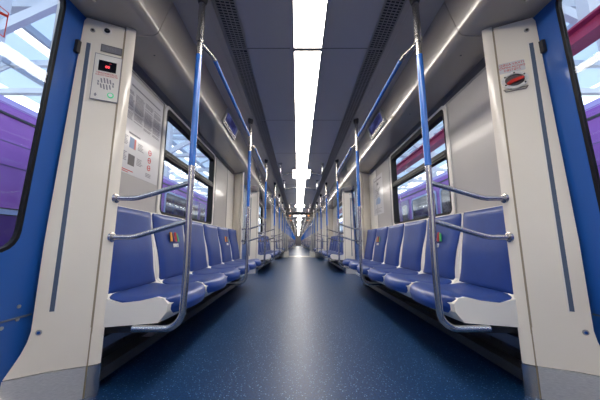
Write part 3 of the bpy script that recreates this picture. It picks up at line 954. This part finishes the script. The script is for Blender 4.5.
# ------------------------------------------------------------------ outside: neighbouring trains, depot
def make_train(s):
    r = empty('purple_train', (s*3.40, 0, 0))
    # body profile, x outward from the near face
    prof = [(0, -.5), (0, 2.18), (.05, 2.32), (.18, 2.44), (.55, 2.62), (1.3, 2.70), (2.05, 2.62), (2.42, 2.44), (2.6, 2.18), (2.6, -.5)]
    MB().prism([(s*x, z) for x, z in prof if z <= 2.33] , -6, 60, 'y').build('body', 'train_purple', r, 25)
    roof = [(.04, 2.30), (.12, 2.42), (.45, 2.58), (1.3, 2.68), (2.15, 2.58), (2.5, 2.42), (2.56, 2.30)]
    MB().prism([(s*x, z) for x, z in roof], -6, 60, 'y').build('roof', 'train_roof', r, 25)
    MB().box(*sorted((s*-.012, s*.01)), -6, 60, 2.155, 2.185).build('gutter', 'train_black', r)
    MB().box(*sorted((s*-.012, s*.01)), -6, 60, 1.035, 1.095).build('side_stripe', 'train_stripe', r)
    MB().box(*sorted((s*-.016, s*.01)), -6, 60, 1.095, 1.108).box(*sorted((s*-.016, s*.01)), -6, 60, 1.022, 1.035).build('stripe_edging', 'train_black', r)
    MB().box(*sorted((s*-.008, s*.01)), -6, 60, -.5, 1.022).build('lower_side', 'train_violet', r)
    for z in (1.86, 1.59):
        MB().box(*sorted((s*-.004, s*.01)), -6, 60, z-.006, z+.006).build('side_groove', 'train_violet', r)
    y = 5.0; k = 0
    while y < 34:
        w = 1.35
        wf = MB().frame(rrect(y-.05, y+w+.05, 1.12, 2.02, .1), rrect(y, y+w, 1.17, 1.97, .08), *sorted((s*-.02, s*.01))).build('window_frame', 'train_stripe', r, 30)
        MB().prism(rrect(y, y+w, 1.17, 1.97, .08), *sorted((s*-.012, s*.01)), 'x').build('pane', 'train_window', wf)
        # double door beside every other window
        if k % 2:
            for yy in (y+1.62, y+2.32):
                dl = MB().box(*sorted((s*-.010, s*.02)), yy, yy+.66, -.05, 2.06, .01).build('door_leaf', 'train_violet', r)
                MB().prism(rrect(yy+.12, yy+.54, .95, 1.9, .08), *sorted((s*-.014, s*.01)), 'x').build('door_pane', 'train_window', dl)
        y += 1.62 if k % 2 == 0 else 3.3; k += 1
    # under-frame
    MB().box(*sorted((s*.15, s*2.45)), -6, 60, -1.0, -.5).build('underframe', 'train_black', r)
    if s < 0: MB().text('6', .30, Vector((.012, 2.93, .79)), Matrix.Rotation(PI/2, 4, 'Z') @ RX, .002).build('number', 'train_stripe', r)
    return r
tag(make_train(-1), 'purple metro train parked on the next track outside the left windows', 'train')
tag(make_train(1), 'purple metro train parked on the next track outside the right windows', 'train')
tag(MB().box(-40, 40, -30, 90, -1.3, -1.15).build('ground', 'concrete'), kind='structure')
tag(MB().box(-15.2, -15, -12, 80, -1.15, 4.2).build('wall_depot_left', 'truss_white'), kind='structure')
tag(MB().box(15, 15.2, -12, 80, -1.15, 4.2).build('wall_depot_right', 'truss_white'), kind='structure')
# roof sheets with open skylight strips
mb = MB()
for (a, b) in ((-15, -10.9), (-10.3, -4.4), (-3.6, 3.6), (4.4, 10.3), (10.9, 15)): mb.box(a, b, -12, 80, 8.6, 8.66)
tag(mb.build('roof_depot', 'roof_sheet'), kind='structure')
def make_truss():
    r = empty('roof_truss')
    MB().box(-15, 15, -.10, .10, 8.30, 8.55).build('top_chord', 'truss_white', r)
    MB().box(-15, 15, -.12, .12, 7.0, 7.22).build('bottom_chord', 'truss_white', r)
    mb = MB()
    for k in range(12):
        x = -15+k*2.5
        if k % 3 != 1: mb.tube([(x, 0, 7.1), (x+2.5, 0, 8.4)], .07, 6)
    mb.build('web', 'truss_white', r)
    return r
for k in range(11):
    y = 2.2+k*4.2
    spawn('truss', make_truss, (0, y, 0), 0, '%s white roof truss of the depot seen through the windows' % (ORD[k] if k < 8 else 'distant'), 'truss', 'roof trusses of the depot')
for k, x in enumerate((-12.6, -9.9, -6.6, -3.8, 3.8, 6.6, 9.9, 12.6)):
    o = MB().box(x-.07, x+.07, -12, 80, 8.30-.0, 8.58).build('roof_purlin', 'purlin')
    tag(o, 'long pale roof purlin, %s from the left side of the depot' % ORD[k], 'beam', 'roof purlins')
def brace(name, p, q, r_, m, label, cat):
    o = MB().tube([p, q], r_, 8).build(name, m); return tag(o, label, cat)
# crane beam on the right, seen as the dark red bar through the right windows
cb = MB().box(5.10, 5.45, -8, 60, 4.40, 4.62).box(4.98, 5.57, -8, 60, 4.60, 4.64).build('crane_beam', 'crane_red')
tag(cb, 'dark red crane beam outside the right windows', 'beam')
for k in range(8):
    y = 4.3+k*6
    c = MB().box(5.17, 5.38, y-.1, y+.1, 4.64, 8.4).build('beam_hanger', 'truss_white'); tag(c, 'white hanger carrying the crane beam, %s from the camera' % ORD[k], 'hanger', 'crane beam hangers')
for s in (-1, 1):
    for k in range(6):
        y = 5.5+k*8.4
        c = MB().box(*sorted((s*7.0, s*7.3)), y-.15, y+.15, -1.15, 8.5).build('depot_column', 'truss_white')
        tag(c, 'white depot column beyond the %s train, %s from the camera' % (SIDE[s], ORD[k]), 'column', 'depot columns')
        tag(c)
        d = MB().prism([(s*7.1, 5.4), (s*4.2, 7.05), (s*4.2, 7.25), (s*7.1, 5.7)], y-.07, y+.07, 'y').build('knee_brace', 'truss_white', c)
cbl = MB().tube([(-3.9, 4.6, 5.2), (-4.6, 3.5, 6.2), (-5.3, 2.4, 7.2)], .018, 6).build('hanging_cable', 'train_black')
tag(cbl, 'thin black cable slanting past the left door glass', 'cable')

# ------------------------------------------------------------------ world, camera
w = bpy.data.worlds.new('sky'); scene.world = w; w.use_nodes = True
nt = w.node_tree; bg = nt.nodes['Background']
tc = nt.nodes.new('ShaderNodeTexCoord'); nz = nt.nodes.new('ShaderNodeTexNoise'); nz.inputs['Scale'].default_value = 2.2
cr = nt.nodes.new('ShaderNodeValToRGB'); cr.color_ramp.elements[0].color = (.76, .87, 1, 1); cr.color_ramp.elements[1].color = (1, .99, .97, 1)
cr.color_ramp.elements[0].position = .38; cr.color_ramp.elements[1].position = .6
nt.links.new(tc.outputs['Generated'], nz.inputs['Vector']); nt.links.new(nz.outputs['Fac'], cr.inputs[0]); nt.links.new(cr.outputs[0], bg.inputs[0])
bg.inputs[1].default_value = 3.4
cd = bpy.data.cameras.new('camera'); cam = bpy.data.objects.new('camera', cd); col.objects.link(cam)
cd.sensor_width = 36; cd.sensor_fit = 'HORIZONTAL'; cd.lens = 267/600*36; cd.clip_start = .02; cd.clip_end = 300
cam.location = (-.065, 0, .72)
cd.shift_x = (300-298)/600
cam.rotation_euler = (PI/2+math.radians(9.04), 0, 0)
scene.camera = cam
scene.view_settings.view_transform = 'Standard'; scene.view_settings.look = 'None'
scene.view_settings.gamma = 1; scene.view_settings.exposure = .2; scene.view_settings.use_curve_mapping = False
